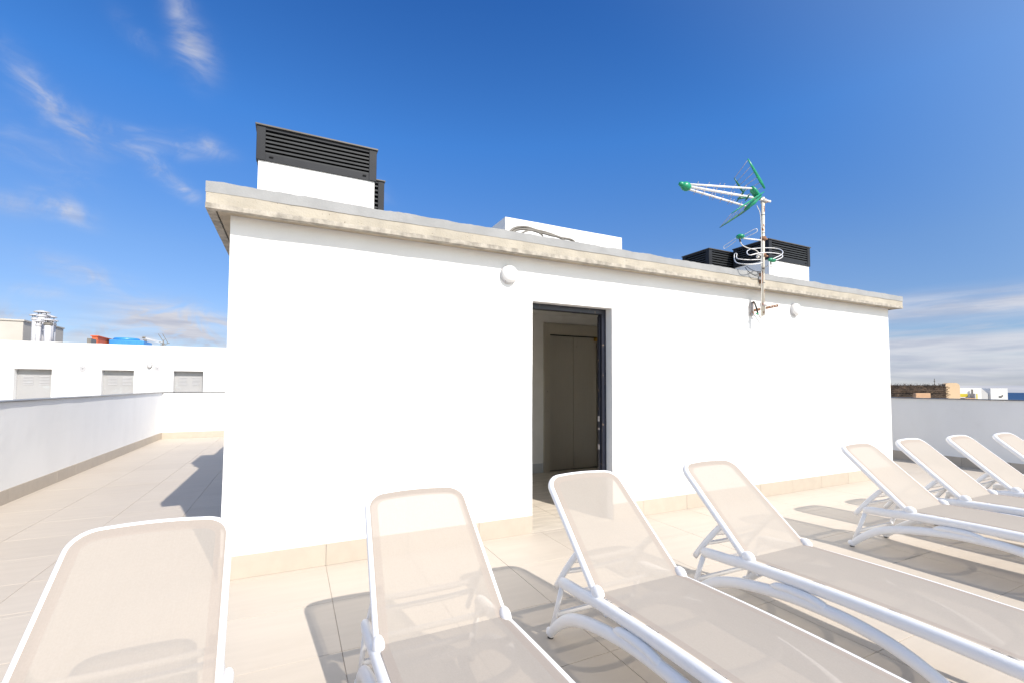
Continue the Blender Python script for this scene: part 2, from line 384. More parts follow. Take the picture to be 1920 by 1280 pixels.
# ---- terrace floor: bed + tiles
floor = tag(MB().box(XP - .19, XQ + .19, YS + .01, YF + .19, -14.2, -.0045).make('terrace_floor', 'grout'), kind='structure')
TX, TY, X0, Y0, J = .638, .61, .270, 2.6, .0028
tile_cache = {}
def tile(x0, x1, y0, y1, parent, name='tile', m='tile'):
    a, b = round(x1 - x0 - J, 3), round(y1 - y0 - J, 3)
    if (a, b, m) not in tile_cache:
        h = .0025; A, B = a / 2, b / 2; mb = MB()
        mb.v = [(-A, -B, -.008), (A, -B, -.008), (A, B, -.008), (-A, B, -.008), (-A, -B, -h * .4), (A, -B, -h * .4), (A, B, -h * .4), (-A, B, -h * .4),
                (-A + .0015, -B + .0015, 0), (A - .0015, -B + .0015, 0), (A - .0015, B - .0015, 0), (-A + .0015, B - .0015, 0)]
        mb.f = [(0, 1, 5, 4), (1, 2, 6, 5), (2, 3, 7, 6), (3, 0, 4, 7), (4, 5, 9, 8), (5, 6, 10, 9), (6, 7, 11, 10), (7, 4, 8, 11), (8, 9, 10, 11)]
        me = mesh('tile', mb.v, mb.f); me.materials.append(M[m]); tile_cache[(a, b, m)] = me
    o = link(name, tile_cache[(a, b, m)], None, parent)
    o.location = ((x0 + x1) / 2, (y0 + y1) / 2, random.uniform(-.0004, .0004))
    return o
cells = []
i0 = math.floor((XP - X0) / TX); i1 = math.ceil((XQ - X0) / TX); j0 = math.floor((YS - Y0) / TY); j1 = math.ceil((YF - Y0) / TY)
hid = MB()
for i in range(i0, i1):
    for j in range(j0, j1):
        x0, x1, y0, y1 = X0 + i * TX, X0 + (i + 1) * TX, Y0 + j * TY, Y0 + (j + 1) * TY
        rects = []
        x0, x1, y0, y1 = max(x0, XP), min(x1, XQ), max(y0, YS), min(y1, YF)
        if y0 < D - .001: rects.append((x0, x1, y0, min(y1, D)))
        if y1 > D:
            if x0 < XL: rects.append((x0, min(x1, XL), max(y0, D), y1))
            if x1 > XR: rects.append((max(x0, XR), x1, max(y0, D), y1))
        for r in rects:
            if r[1] - r[0] < .02 or r[3] - r[2] < .02: continue
            cx, cy = (r[0] + r[1]) / 2, (r[2] + r[3]) / 2
            dpt = cx * math.sin(YAW) + cy * math.cos(YAW); side = cx * math.cos(YAW) - cy * math.sin(YAW)
            seen = dpt > .3 and abs(side) < 1.2 * dpt + .8 and 1.4 / max(dpt, .1) < 0.95
            if cy > D + .3 and cx > XR and side / max(dpt, .1) < .80: seen = False
            if seen: tile(*r, floor)
            else: hid.quad((r[0] + J / 2, r[2] + J / 2, 0), (r[1] - J / 2, r[2] + J / 2, 0), (r[1] - J / 2, r[3] - J / 2, 0), (r[0] + J / 2, r[3] - J / 2, 0))
tag(hid.make('tile_field', 'tile', floor), kind='stuff')

def skirting(parent, a, b, fixed, axis, out, m='skirt', first=None, h=ZP, breaks=None):
    """row of skirting tiles along x (axis 'x', wall plane y=fixed) or y; out = direction the face looks"""
    t = .011; pos = a; edges = [a]
    k = first if first is not None else a
    while k <= a + .02: k += TX if axis == 'x' else TY
    while k < b - .02: edges.append(k); k += TX if axis == 'x' else TY
    edges.append(b)
    for e0, e1 in zip(edges, edges[1:]):
        g = .0012; dz = random.uniform(-.001, .001); mb = MB()
        f0, f1 = sorted((fixed, fixed + out * (t + random.uniform(-.0006, .0006))))
        if axis == 'x': mb.box(e0 + g, e1 - g, f0, f1, .0005, h + dz)
        else: mb.box(f0, f1, e0 + g, e1 - g, .0005, h + dz)
        mb.make('skirting_tile', m, parent, bevel=.0014)

# ------------------------------------------------------------------ roof building
bld = thing('stairwell_building', 'white rendered rooftop building with open doorway, lift inside and overhanging concrete roof slab', 'building')
ZW = 2.640
rough_box('wall', XL, DX0, D, D + .2, 0, ZW, .12, .0035, 'stucco', bld)
rough_box('wall', DX1, XR, D, D + .2, 0, ZW, .12, .0035, 'stucco', bld)
rough_box('wall', DX0 - .001, DX1 + .001, D + .0008, D + .199, DZ, ZW, .12, .002, 'stucco', bld)
rough_box('wall', XL, XL + .2, D + .2, YB, 0, ZW, .2, .003, 'stucco', bld)
rough_box('wall', XR - .2, XR, D + .2, YB, 0, ZW, .2, .003, 'stucco', bld)
rough_box('wall', XL + .2, XR - .2, YB - .2, YB, 0, ZW, .2, .003, 'stucco', bld)
skirting(bld, XL - .011, DX0, D, 'x', -1, first=X0 - 2 * TX)
skirting(bld, DX1, XR + .011, D, 'x', -1, first=X0 + 4 * TX)
skirting(bld, D, YB, XL, 'y', -1, first=Y0 + 2 * TY); skirting(bld, D, YB, XR, 'y', 1, first=Y0 + 2 * TY)
# roof slab: body, stained lower lip with drip groove, grey coating with a ragged edge
sx0, sx1, sy0, sy1 = XL - OV, XR + OV, D - OV, YB + OV
slab = rough_box('roof_slab', sx0, sx1, sy0, sy1, ZT + .024, ZS1 - .004, .12, .0035, 'concrete', bld, seed=4.1)
def perimeter_band(name, x0, x1, y0, y1, out, za, zb, inn, m, parent, jit_a=0.0, jit_b=0.0, step=.05, rag=3.0):
    """closed band round the slab; za, zb heights; faces outward, with an inward return of width inn at its lower edge"""
    pts = []
    def run(a, b, n):
        for k in range(n): pts.append(a.lerp(b, k / n))
    c = [Vector((x0 - out, y0 - out, 0)), Vector((x1 + out, y0 - out, 0)), Vector((x1 + out, y1 + out, 0)), Vector((x0 - out, y1 + out, 0))]
    for q in range(4): run(c[q], c[(q + 1) % 4], max(2, int((c[(q + 1) % 4] - c[q]).length / step)))
    mb = MB(); K = len(pts); cx, cy = (x0 + x1) / 2, (y0 + y1) / 2
    for p in pts:
        na = noise.noise(p * rag) * jit_a + noise.noise(p * rag * 6 + Vector((9, 0, 0))) * jit_a * .5
        nb = noise.noise(p * rag + Vector((0, 5, 3))) * jit_b + noise.noise(p * rag * 5) * jit_b * .5
        sxm = (p.x - cx) / (x1 - x0 + 2 * out) * 2; sym = (p.y - cy) / (y1 - y0 + 2 * out) * 2
        ix = min(max(p.x, x0 + inn), x1 - inn); iy = min(max(p.y, y0 + inn), y1 - inn)
        mb.v += [(p.x, p.y, za + na), (p.x, p.y, zb + nb), (ix, iy, zb + nb), (ix, iy, za + na)]
    for k in range(K):
        a, b = k * 4, ((k + 1) % K) * 4
        for e in range(4): mb.f.append((a + e, b + e, b + (e + 1) % 4, a + (e + 1) % 4))
    return mb.make(name, m, parent)
perimeter_band('slab_lip', sx0, sx1, sy0, sy1, +.003, ZT + .001, ZT + .037, .050, 'lip', bld, .003, .008, .04, 4)
perimeter_band('slab_lip', sx0 + .058, sx1 - .058, sy0 + .058, sy1 - .058, 0, ZT + .010, ZT + .0235, .074, 'soffit', bld, .0012, 0, .08, 3)
perimeter_band('roof_coating', sx0, sx1, sy0, sy1, .004, ZS1 - .074, ZS1 + .004, .12, 'coating', bld, .005, .010, .035, 5)
MB().box(sx0 + .1, sx1 - .1, sy0 + .1, sy1 - .1, ZS1 - .02, ZS1 + .001).make('roof_surface', 'coating', bld)
# doorway lining, frame, lobby and lift
fy0, fy1, fw_ = D + .10, D + .175, .055
fr = MB().box(DX1 - fw_, DX1 - .001, fy0, fy1, 0.001, DZ - .001).box(DX0 + .001, DX0 + fw_, fy0, fy1, 0.001, DZ - .001).box(DX0 + fw_, DX1 - fw_, fy0, fy1, DZ - fw_, DZ - .001).make('door_frame', 'frame', bld, bevel=.003)
MB().box(DX1 - fw_ - .012, DX1 - fw_ - .0005, fy0 + .03, fy1 - .01, .02, DZ - fw_ - .02).make('door_stop', 'frame', fr)
for z in (1.02, .72, .93): MB().box(DX1 - fw_ - .016, DX1 - fw_ - .012, fy0 + .035, fy1 - .015, z, z + (.055 if z != .93 else .02)).make('strike_plate', 'plate', fr)
LY = 6.45; LX0, LX1 = 1.95, 5.0
lob = MB()
lob.box(LX0, 3.69, LY, LY + .1, 0, 2.6).box(4.93, LX1, LY, LY + .1, 0, 2.6).box(3.69, 4.93, LY, LY + .1, 2.43, 2.6)
lob.box(LX0 - .1, LX0, D + .2, LY + .1, 0, 2.6).box(LX1, LX1 + .1, D + .2, LY + .1, 0, 2.6).box(LX0, LX1, D + .21, LY, 2.56, 2.63)
lob.make('lobby_wall', 'lobby', bld)
for a_, b_ in ((LX0, 3.675), (4.945, LX1)): MB().box(a_, b_, LY - .016, LY - .0005, 0.004, .15).make('lobby_skirting', 'lobby_skirt', bld, bevel=.002)
for i in range(7):
    for j in range(5):
        x0, y0 = LX0 + i * .638, D + .001 + j * .55
        x1, y1 = min(x0 + .638, LX1), min(y0 + .55, LY)
        if x0 > LX1: continue
        if y0 < D + .19:
            for (a, b, c, d) in ((max(x0, DX0), min(x1, DX1), D + .001, D + .2), (x0, x1, D + .2, y1)):
                if b - a > .02: tile(a, b, c, d, bld, 'tile', 'lobby_floor')
        else: tile(x0, x1, y0, y1, bld, 'tile', 'lobby_floor')
lf = MB().box(3.69, 3.80, LY - .03, LY + .1, 0, 2.42).box(4.80, 4.93, LY - .03, LY + .1, 0, 2.42).box(3.80, 4.80, LY - .03, LY + .1, 2.24, 2.42).make('lift_surround', 'steel_f', bld, bevel=.003)
MB().box(3.80, 4.80, LY + .01, LY + .1, 2.228, 2.239).box(3.795, 4.8, LY + .08, LY + .1, 0, .006).make('shadow_gap', 'gap', lf)
MB().box(3.803, 4.298, LY + .045, LY + .085, .012, 2.227).make('lift_door_leaf', 'steel', bld, bevel=.003)
MB().box(4.302, 4.778, LY + .045, LY + .085, .012, 2.227).make('lift_door_leaf', 'steel', bld, bevel=.003)
MB().box(4.73, 4.799, LY + .0, LY + .04, 2.17, 2.227).make('corner_plate', 'brass', bld)
MB().box(4.84, 4.90, LY - .036, LY - .0305, 1.06, 1.14).make('call_panel', 'alu', bld)
MB().lathe((4.87, LY - .031, 1.02), [(.032, 0), (.032, .02), (.02, .026)], 14, 'y').make('call_button', 'gap', bld)
MB().box(3.6, 5.0, LY + .101, LY + .2, 0, 2.6).make('lift_shaft_wall', 'gap', bld)

# ------------------------------------------------------------------ wall lamps
for (x, z), lb in (((1.832, 2.447), 'round white bulkhead lamp on the wall above and left of the doorway'),
                   ((6.142, 2.437), 'round white bulkhead lamp on the wall right of the antenna pole')):
    t = thing('wall_lamp', lb, 'wall lamp', (x, D, z), group='bulkhead lamps on the white wall')
    MB().lathe((0, -.001, 0), [(.085, 0), (.086, .022), (.078, .030)], 28, 'y').make('lamp_base', 'lamp_base', t, True)
    MB().lathe((0, -.030, 0), [(.080, 0), (.081, .008), (.078, .018), (.064, .032), (.040, .041), (.015, .044)], 28, 'y').make('lamp_cover', 'lamp', t, True)
    for a in (.5, 2.6): MB().ball((.079 * math.cos(a + 1.6), -.026, .079 * math.sin(a + 1.6)), .005, 6, 4).make('screw', 'gap', t)

# ------------------------------------------------------------------ louvred roof vents
def slat_mesh(L):
    A, pr = L / 2, [(0, -.024), (0, -.004), (.004, -.003), (.042, .020), (.042, .017), (.004, -.024)]
    v = [(-A, y, z) for y, z in pr] + [(A, y, z) for y, z in pr]; n = len(pr)
    me = mesh('slat', v, [(i, i + n, (i + 1) % n + n, (i + 1) % n) for i in range(n)]); me.materials.append(M['blade']); return me
def vent(label, x0, x1, y0, y1, zb, zt, zr=ZS1, nslat=7, sides='fl'):
    t = thing('roof_vent', label, 'roof vent', ((x0 + x1) / 2, (y0 + y1) / 2, zr), group='louvred vents on the roof')
    cx, cy = t.location.x, t.location.y
    W, H = (x1 - x0) / 2, (y1 - y0) / 2; b, tp = zb - zr, zt - zr
    rough_box('base', -W + .02, W - .02, -H + .02, H - .02, 0, b, .1, .003, 'stucco', t, seed=x0)
    fr = MB(); c = .085; e = .02
    for sx in (-1, 1):
        for sy in (-1, 1):
            xa, xb = sorted((sx * W, sx * (W - c))); ya, yb = sorted((sy * H, sy * (H - c)))
            MB().box(xa, xb, ya, yb, b - .03, tp - .018).make('corner_post', 'lining', t, bevel=.004)
    for (xa, xb, ya, yb) in ((-W + c, W - c, -H + .006, -H + .05), (-W + c, W - c, H - .05, H - .006), (-W + .006, -W + .05, -H + c, H - c), (W - .05, W - .006, -H + c, H - c)):
        MB().box(xa, xb, ya, yb, b - .03, b + .045).make('bottom_rail', 'lining', t)
        MB().box(xa, xb, ya, yb, tp - .05, tp - .018).make('top_rail', 'lining', t)
    MB().box(-W - .014, W + .014, -H - .014, H + .014, tp - .018, tp).make('lid', 'lid', t, bevel=.003)
    MB().box(-W + .1, W - .1, -H + .1, H - .1, b, tp - .02).make('inner_box', 'black', t)
    for sx in (-.8, .75): MB().box(W * sx, W * sx + .04, -H - .006, -H + .006, b + .012, b + .022).make('clip', 'black', t)
    z0, z1 = b + .045, tp - .05; dz = (z1 - z0) / nslat
    for rz, L, off in ((0, 2 * (W - c), H), (math.pi, 2 * (W - c), H), (-math.pi / 2, 2 * (H - c), W), (math.pi / 2, 2 * (H - c), W)):
        me = slat_mesh(L)
        for k in range(nslat):
            o = link('slat', me, None, t); o.rotation_euler.z = rz
            v = Matrix.Rotation(rz, 3, 'Z') @ Vector((0, -off + .010, 0)); o.location = (v.x, v.y, z0 + dz * (k + .5))
    return t
vent('tall white roof vent with dark louvred top nearest the left roof corner', -.395, .845, 5.43, 6.45, 3.815, 4.172, nslat=6)
vent('dark louvred vent half hidden behind the left white vent', .15, 1.13, 6.55, 7.35, 3.60, 4.31, nslat=10)
vent('dark louvred vent on white base standing right of the antenna pole', 7.92, 9.165, 5.43, 6.19, 3.785, 4.14, nslat=6)
vent('low dark louvred vent left of the antenna pole behind the roof edge', 7.31, 8.30, 6.25, 6.93, 3.72, 4.10, nslat=6)
hb = thing('roof_box', 'low plain white rendered box in the middle of the roof', 'roof box', (3.5, 5.9, ZS1))
rough_box('box_wall', -.98, .98, -.47, .30, 0, .83, .12, .004, 'stucco', hb, seed=2.2)
for pts, r, lb in (([(955, 436), (966, 428), (985, 426), (1005, 432), (1025, 437), (1050, 446), (1080, 458)], .016, 'upper grey conduit arching in front of the white roof box'),
                   ([(960, 437), (972, 431), (992, 431), (1010, 436), (1030, 441), (1060, 455)], .014, 'lower grey conduit arching in front of the white roof box'),
                   ([(975, 440), (990, 433), (1004, 434), (1016, 441), (1020, 452)], .010, 'short thin grey conduit bent under the two larger ones')):
    P = [at(x, y, 4.75 + .02 * i + r * 4) for i, (x, y) in enumerate(pts)]
    P = [Vector((P[0].x - .12, P[0].y, P[0].z - .12))] + P + [Vector((P[-1].x + .2, P[-1].y + .05, ZS1 + r))]
    tag(MB().sweep(smooth_path(P, 6), r, n=8).make('conduit', 'hose', None, True), lb, 'conduit', 'conduits on the roof')

# ------------------------------------------------------------------ parapets
def parapet(name, label, x0, x1, y0, y1, face, skirt):
    t = thing(name, label, 'wall', ((x0 + x1) / 2, (y0 + y1) / 2, 0), group='parapet walls round the terrace')
    rough_box('wall', x0 - t.location.x, x1 - t.location.x, y0 - t.location.y, y1 - t.location.y, -.3, ZQ - .014, .16, .004, 'parapet', t, seed=x0)
    # coping in lengths
    L = 2.4; lx, ly = x1 - x0, y1 - y0
    n = max(1, round(max(lx, ly) / L))
    for k in range(n):
        if lx > ly: a = (-lx / 2 + lx * k / n + .001, -lx / 2 + lx * (k + 1) / n - .001, -ly / 2 - .022, ly / 2 + .022)
        else: a = (-lx / 2 - .022, lx / 2 + .022, -ly / 2 + ly * k / n + .001, -ly / 2 + ly * (k + 1) / n - .001)
        dz = random.uniform(-.002, .002)
        MB().box(a[0], a[1], a[2], a[3], ZQ - .012 + dz, ZQ + dz).make('coping', 'coping', t, bevel=.002)
    return t
pl = parapet('parapet_wall', 'long white parapet wall running back along the left terrace edge', XP - .2, XP, YS, YF + .2, 'x', 1)
pf = parapet('parapet_wall', 'short white parapet wall closing the far left end of the terrace', XP, XQ, YF, YF + .2, 'y', 1)
pr = parapet('parapet_wall', 'shaded white parapet wall behind the loungers at the right', XQ, XQ + .2, YS, YF + .2, 'x', 1)
def local_skirt(t, a, b, fixed, axis, out, **k):
    before = set(children(t)); skirting(t, a, b, fixed, axis, out, **k)
    for c in set(children(t)) - before: c.location = -Vector(t.location)
local_skirt(pl, YS, YF, XP, 'y', 1, first=Y0); local_skirt(pf, XP + .012, XQ - .012, YF, 'x', -1, first=X0); local_skirt(pr, YS, YF, XQ, 'y', -1, first=Y0)

# ------------------------------------------------------------------ sun loungers
def outline(L, w0, w1, rc, crown, n=9):
    """right half then left half of a panel: from (w0, 0) up to a rounded, slightly arched top at v = L"""
    half = [(w0 + (w1 - w0) * k / 8, (L - rc) * k / 8) for k in range(9)]
    cx = w1 - rc
    for k in range(1, n): a = (math.pi / 2) * k / n; half.append((cx + rc * math.cos(a) ** .9, L - rc + rc * math.sin(a) * .78))
    for k in range(5): u = cx * (1 - k / 4); half.append((u, L - rc * .22 + crown * (1 - (u / cx) ** 2)))
    left = [(-u, v) for u, v in reversed(half[:-1])]
    return half + left
def panel(mapf, L, w0, w1, rc, crown, sag, root, flip=False):
    O = outline(L, w0, w1, rc, crown); K = len(O); fl = (lambda f: f[::-1]) if flip else (lambda f: f)
    inner = []
    for i, (u, v) in enumerate(O):
        p, q = O[max(i - 1, 0)], O[min(i + 1, K - 1)]
        tx, ty = q[0] - p[0], q[1] - p[1]; l = math.hypot(tx, ty)
        if i in (0, K - 1): tx, ty, l = 0, (1 if i == 0 else -1), 1
        inner.append((u - ty / l * .040, v + tx / l * .040))
    mb = MB(); mb.v = [mapf(u, v, 0) for u, v in O] + [mapf(u, v, 0.0) for u, v in inner]
    mb.f = [fl((i, i + 1, K + i + 1, K + i)) for i in range(K - 1)]
    mb.make('hem', 'hem', root, True)
    mb = MB(); rings = 4; C = [(0, min(max(v, .0), L - .2)) for u, v in inner]
    for r in range(rings + 1):
        f = 1 - r / rings
        for i, (u, v) in enumerate(inner):
            vv = C[i][1] + (v - C[i][1]) * f; mb.v.append(mapf(u * f, vv, -sag * (1 - f * f) * math.sin(math.pi * min(1, max(0, vv / L)))))
    for r in range(rings):
        for i in range(K - 1): mb.f.append(fl((r * K + i, r * K + i + 1, (r + 1) * K + i + 1, (r + 1) * K + i)))
    mb.make('sling', 'sling', root, True)
    return O
HZ = .402; BA = R(42)          # hinge height, back angle
BL = .705
def back_map(u, v, n): return (u, v * math.cos(BA) - n * math.sin(BA), HZ + .008 + v * math.sin(BA) + n * math.cos(BA))
def seat_map(u, v, n): return (u, -v, HZ + .008 + n + .010 * math.sin(min(1, v / 1.2) * math.pi))
def make_lounger():
    t = thing('sun_lounger', 'x', 'sun lounger', group='white sun loungers lined up facing away from the wall')
    # backrest: sling in a rounded tubular frame
    O = panel(back_map, BL, .296, .268, .105, .007, .006, t)
    fo = [(u + (.007 if u > 0 else -.007) * (1 if v < BL - .03 else .6), v + (.006 if v > BL - .1 else 0)) for u, v in O]
    nrm = (0, -math.sin(BA), math.cos(BA))
    MB().sweep([back_map(u, v, -.021) for u, v in fo], .0165, .022, 12, upv=nrm).make('back_frame', 'white_plastic', t, True)
    # seat
    panel(seat_map, 1.36, .300, .298, .10, .02, .010, t, True)
    for s in (-1, 1):
        rail = smooth_path([(s * .300, .325, .326), (s * .304, .288, .345), (s * .307, .12, .358), (s * .308, 0, .372), (s * .308, -.4, .385), (s * .308, -.8, .385), (s * .306, -1.2, .372), (s * .28, -1.34, .36), (s * .18, -1.39, .355), (0, -1.40, .352)], 5)
        MB().sweep(rail, .026, .034, 14, upv=(s * .25, 0, 1), taper=[min(1, .72 + .05 * i) for i in range(len(rail))]).make('rail', 'white_plastic', t, True)
        arch = smooth_path([(s * .312, .425, .022), (s * .313, .395, .055), (s * .316, .33, .115), (s * .320, .22, .190), (s * .322, .08, .243), (s * .322, -.08, .276), (s * .322, -.24, .298), (s * .322, -.40, .304),
                            (s * .322, -.56, .298), (s * .322, -.74, .262), (s * .320, -.90, .19), (s * .316, -1.01, .10), (s * .312, -1.06, .022)], 4)
        MB().sweep(arch, .027, .032, 14, upv=(0, .1, 1), taper=[.72 + .28 * min(1, min(i, len(arch) - 1 - i) / 12) for i in range(len(arch))]).make('arched_leg', 'white_plastic', t, True)
        pad = smooth_path([(s * .325, -.15, .314), (s * .326, -.19, .327), (s * .327, -.27, .335), (s * .327, -.36, .334), (s * .326, -.42, .322), (s * .325, -.45, .306)], 4)
        MB().sweep(pad, .024, .021, 12, upv=(0, 0, 1), taper=[.5 + .5 * min(1, min(i, len(pad) - 1 - i) / 4) for i in range(len(pad))]).make('stacking_pad', 'white_plastic', t, True)
        MB().sweep([(s * .301, .315, .335), (s * .306, .36, .20), (s * .312, .425, .018)], .013, .017, 10, upv=(0, 1, 0)).make('rear_leg', 'white_plastic', t, True)
        ft = MB().ball((s * .312, .428, .028), (.024, .034, .027)).make('foot', 'white_plastic', t, True)
        MB().lathe((s * .312, .425, .0005), [(.018, 0), (.018, .007)], 14).make('rubber_pad', 'foot', ft)
        MB().lathe((s * .312, -1.06, .0005), [(.018, 0), (.022, .02)], 14).make('rubber_pad', 'foot', t)
        hg = MB().ball((s * .300, .002, HZ + .004), (.027, .044, .041), 16, 10).sweep([(s * .300, .05, HZ + .006), (s * .304, .0, HZ - .03), (s * .306, -.03, HZ - .045)], .014, .02, 10).make('hinge', 'white_plastic', t, True)
        MB().ball((s * .282, .115, .365), (.018, .03, .022)).make('ratchet_block', 'white_plastic', t, True)
        MB().sweep(smooth_path([(s * .262, .185, .540), (s * .270, .23, .508), (s * .276, .325, .395), (s * .278, .412, .280)], 4), .012, .019, 10, upv=(0, 1, .6)).make('prop_arm', 'white_plastic', t, True)
    for (y, z) in ((.262, .470), (.335, .388)):
        MB().sweep(smooth_path([(-.262, y, z), (-.12, y + .012, z - .012), (.12, y + .012, z - .012), (.262, y, z)], 4), .012, .014, 8).make('prop_bar', 'white_plastic', t, True)
    MB().sweep([(-.300, .372, .15), (.300, .372, .15)], .011, .016, 8).make('crossbar', 'white_plastic', t, True)
    MB().sweep([(-.300, .20, .335), (.300, .20, .335)], .013, .013, 8).make('crossbar', 'white_plastic', t, True)
    MB().sweep([(-.30, -.05, .335), (.30, -.05, .335)], .018, .012, 8).make('crossbar', 'white_plastic', t, True)
    for y in (-.12, -.46, -.82, -1.12):
        MB().sweep(smooth_path([(-.295, y, .365), (-.27, y - .07, .352), (-.20, y - .135, .345), (-.09, y - .165, .342), (.09, y - .165, .342), (.20, y - .135, .345), (.27, y - .07, .352), (.295, y, .365)], 4), .020, .011, 8).make('cross_rib', 'white_plastic', t, True)
    for ch in [c for c in bpy.data.objects if c.parent == t or (c.parent and c.parent.parent == t)]:
        for v in ch.data.vertices: v.co.x *= .885
    return t
spots = [(-.455, 1.67, 0.0, 'lounger at the left edge of the photo, beside the building corner'),
         (.585, 1.815, 0.0, 'lounger standing in front of the blank wall left of the doorway'),
         (1.605, 1.814, 0.0, 'lounger whose backrest stands in front of the open doorway'),
         (2.668, 1.81, 0.0, 'lounger just right of the doorway, its whole left side visible'),
         (4.745, 1.925, 0, 'lounger just after the gap in the row, before the white wall'),
         (5.650, 1.912, 0, 'lounger whose backrest overlaps the right corner of the building'),
         (6.540, 1.855, 0.0, 'lounger second from the right edge, backrest against the shaded parapet'),
         (7.375, 1.76, 0.0, 'lounger mostly cut off by the right edge, only its backrest corner showing')]
proto = make_lounger()
for i, (x, y, a, lb) in enumerate(spots):
    o = proto if i == 0 else copy_tree(proto)
    o.location = (x, y, 0); o.rotation_euler.z = R(a); o['label'] = 'beige mesh ' + lb

# ------------------------------------------------------------------ antennas
AY = 3.722
def P(x, y, Y=AY): return at(x, y, Y)
top, bot = P(1430.5, 371), P(1430.5, 592); MX = (top.x + bot.x) / 2
mast = thing('antenna_mast', 'rust spotted white pole bracketed to the wall under the roof edge', 'antenna pole', (MX, AY, bot.z))
def loc(t, pts): return [Vector(p) - Vector(t.location) for p in pts]
MB().sweep(loc(mast, [bot, P(1430.5, 480), top]), .021, n=14, upv=(1, 0, 0)).make('pole', 'mast', mast, True)
br = MB().sweep(loc(mast, [P(1411, 583, 3.862), P(1459, 573, 3.66)]), .004, .016, 4).make('bracket_bar', 'rusty', mast)
a, b = loc(mast, [P(1409, 580, 3.862)])[0], 0
MB().box(a.x - .03, a.x + .03, a.y - .012, a.y + .008, a.z - .085, a.z + .085).make('wall_plate', 'plate', mast)
for f in (.72, .82, .92):
    q = loc(mast, [P(1411 + 48 * f, 583 - 10 * f, 3.862 - .2 * f - .006)])[0]; MB().ball(q, .006, 8, 5).make('bracket_hole', 'alu', br)
for (x, y, r, m) in ((1432, 378, .036, 'plate'), (1431, 448, .034, 'rusty'), (1432, 480, .030, 'rusty'), (1430, 572, .029, 'plate')):
    q = loc(mast, [P(x, y)])[0]
    MB().lathe((q.x, q.y, q.z), [(r, -.022), (r * 1.05, 0), (r, .022)], 14).ball((q.x + .05, q.y - .01, q.z), (.022, .010, .012), 8, 5).make('clamp', m, mast, True)
q = loc(mast, [P(1428, 521)])[0]
MB().box(q.x - .028, q.x - .012, -.02, .018, q.z - .075, q.z + .055).make('roof_clip', 'rusty', mast)
MB().box(q.x - .045, q.x - .028, -.022, .004, q.z - .03, q.z + .01).make('cable_clip', 'alu', mast)
MB().sweep(loc(mast, smooth_path([P(1419, 386, 3.73), P(1425, 400, 3.71), P(1427, 425, 3.70), P(1427.5, 455, 3.695), P(1427, 490, 3.695), P(1428, 540, 3.695), P(1427, 570, 3.695), P(1425, 590, 3.695), P(1427, 597, 3.70)], 5)), .0045, n=7).make('cable', 'cable_w', mast, True)
for y in (404, 438, 505, 531, 572): 
    q = loc(mast, [P(1430.5, y)])[0]; MB().lathe((q.x, q.y, q.z), [(.0235, -.003), (.0235, .003)], 12).make('cable_tie', 'cable_b', mast)
for pts in ([P(1427, 519, 3.70), P(1415, 517, 3.70), P(1404, 510, 3.72), P(1397, 502, 3.80)], [P(1427, 510, 3.70), P(1416, 509, 3.70), P(1407, 505, 3.76), P(1400, 500, 3.84)]):
    MB().sweep(loc(mast, smooth_path(pts, 5)), .004, n=6).make('black_cable', 'cable_b', mast, True)
MB().sweep(loc(mast, smooth_path([P(1410, 568, 3.84), P(1414, 567, 3.80), P(1418, 577, 3.78), P(1421, 588, 3.78)], 5)), .010, n=8).make('cable_bundle', 'cable_b', mast, True)
MB().sweep(loc(mast, smooth_path([P(1417, 587, 3.78), P(1422, 590, 3.77), P(1425, 596, 3.75), P(1430, 592, 3.72), P(1434, 590, 3.70), P(1435, 575, 3.70)], 5)), .005, n=7).make('cable', 'cable_w', mast, True)
q = loc(mast, [P(1420, 589, 3.77)])[0]; MB().ball(q, (.022, .012, .012), 8, 6).make('cable_joint', 'green', mast, True)

ua = thing('television_antenna', 'large three boom antenna with green nose and green corner reflector on top of the pole', 'antenna', P(1436, 377))
def tube(pts, r, name, m, t, n=8, sm=True, rb=None, upv=None, taper=None, parent=None):
    return MB().sweep(loc(t, pts), r, rb, n, upv=upv, taper=taper).make(name, m, parent or t, sm)
tube([P(1444, 378.5), P(1411, 371), P(1292, 350.5)], .0155, 'boom', 'alu', ua)
tube([P(1410, 354, 3.70), P(1292, 346)], .0125, 'boom', 'alu', ua)
tube([P(1398, 387, 3.74), P(1290, 355)], .0125, 'boom', 'alu', ua)
nose = loc(ua, [P(1286, 350)])[0]
MB().ball(nose, (.072, .05, .052), 10, 7).ball(nose + Vector((-.06, 0, .012)), (.05, .03, .03), 8, 6).make('nose_cap', 'green', ua, True)
T = Vector((.02, .18, -.155)) * .33
for (xa, ya, xb, yb, n) in ((1300, 346.5, 1398, 353, 6), (1304, 353, 1402, 370, 9), (1299, 358.5, 1392, 385, 8)):
    for k in range(n):
        f = (k + .4 + .25 * ((k * 7) % 3)) / n; c = P(xa + (xb - xa) * f, ya + (yb - ya) * f, 3.72)
        tube([c - T * .5, c + T * .5], .0035, 'element', 'rod', ua, 5)
near, far = 3.62, 3.82
def strip(p, q, w, name, m):
    a, b = loc(ua, [p, q]); mb = MB(); mb.sweep([a, a.lerp(b, .3), a.lerp(b, .75), b], .006, w, 8, upv=(0, -.35, 1), taper=[.35, .8, 1.0, .55]); return mb.make(name, m, ua, True)
strip(P(1402, 298, near), P(1434, 354, near), .020, 'reflector_strip', 'green'); strip(P(1376.5, 334, far), P(1394, 362, far), .014, 'reflector_strip', 'dgreen')
strip(P(1371, 401, near), P(1433, 360, near), .013, 'reflector_strip', 'green'); strip(P(1349.5, 427, far), P(1406, 390, far), .016, 'reflector_strip', 'dgreen')
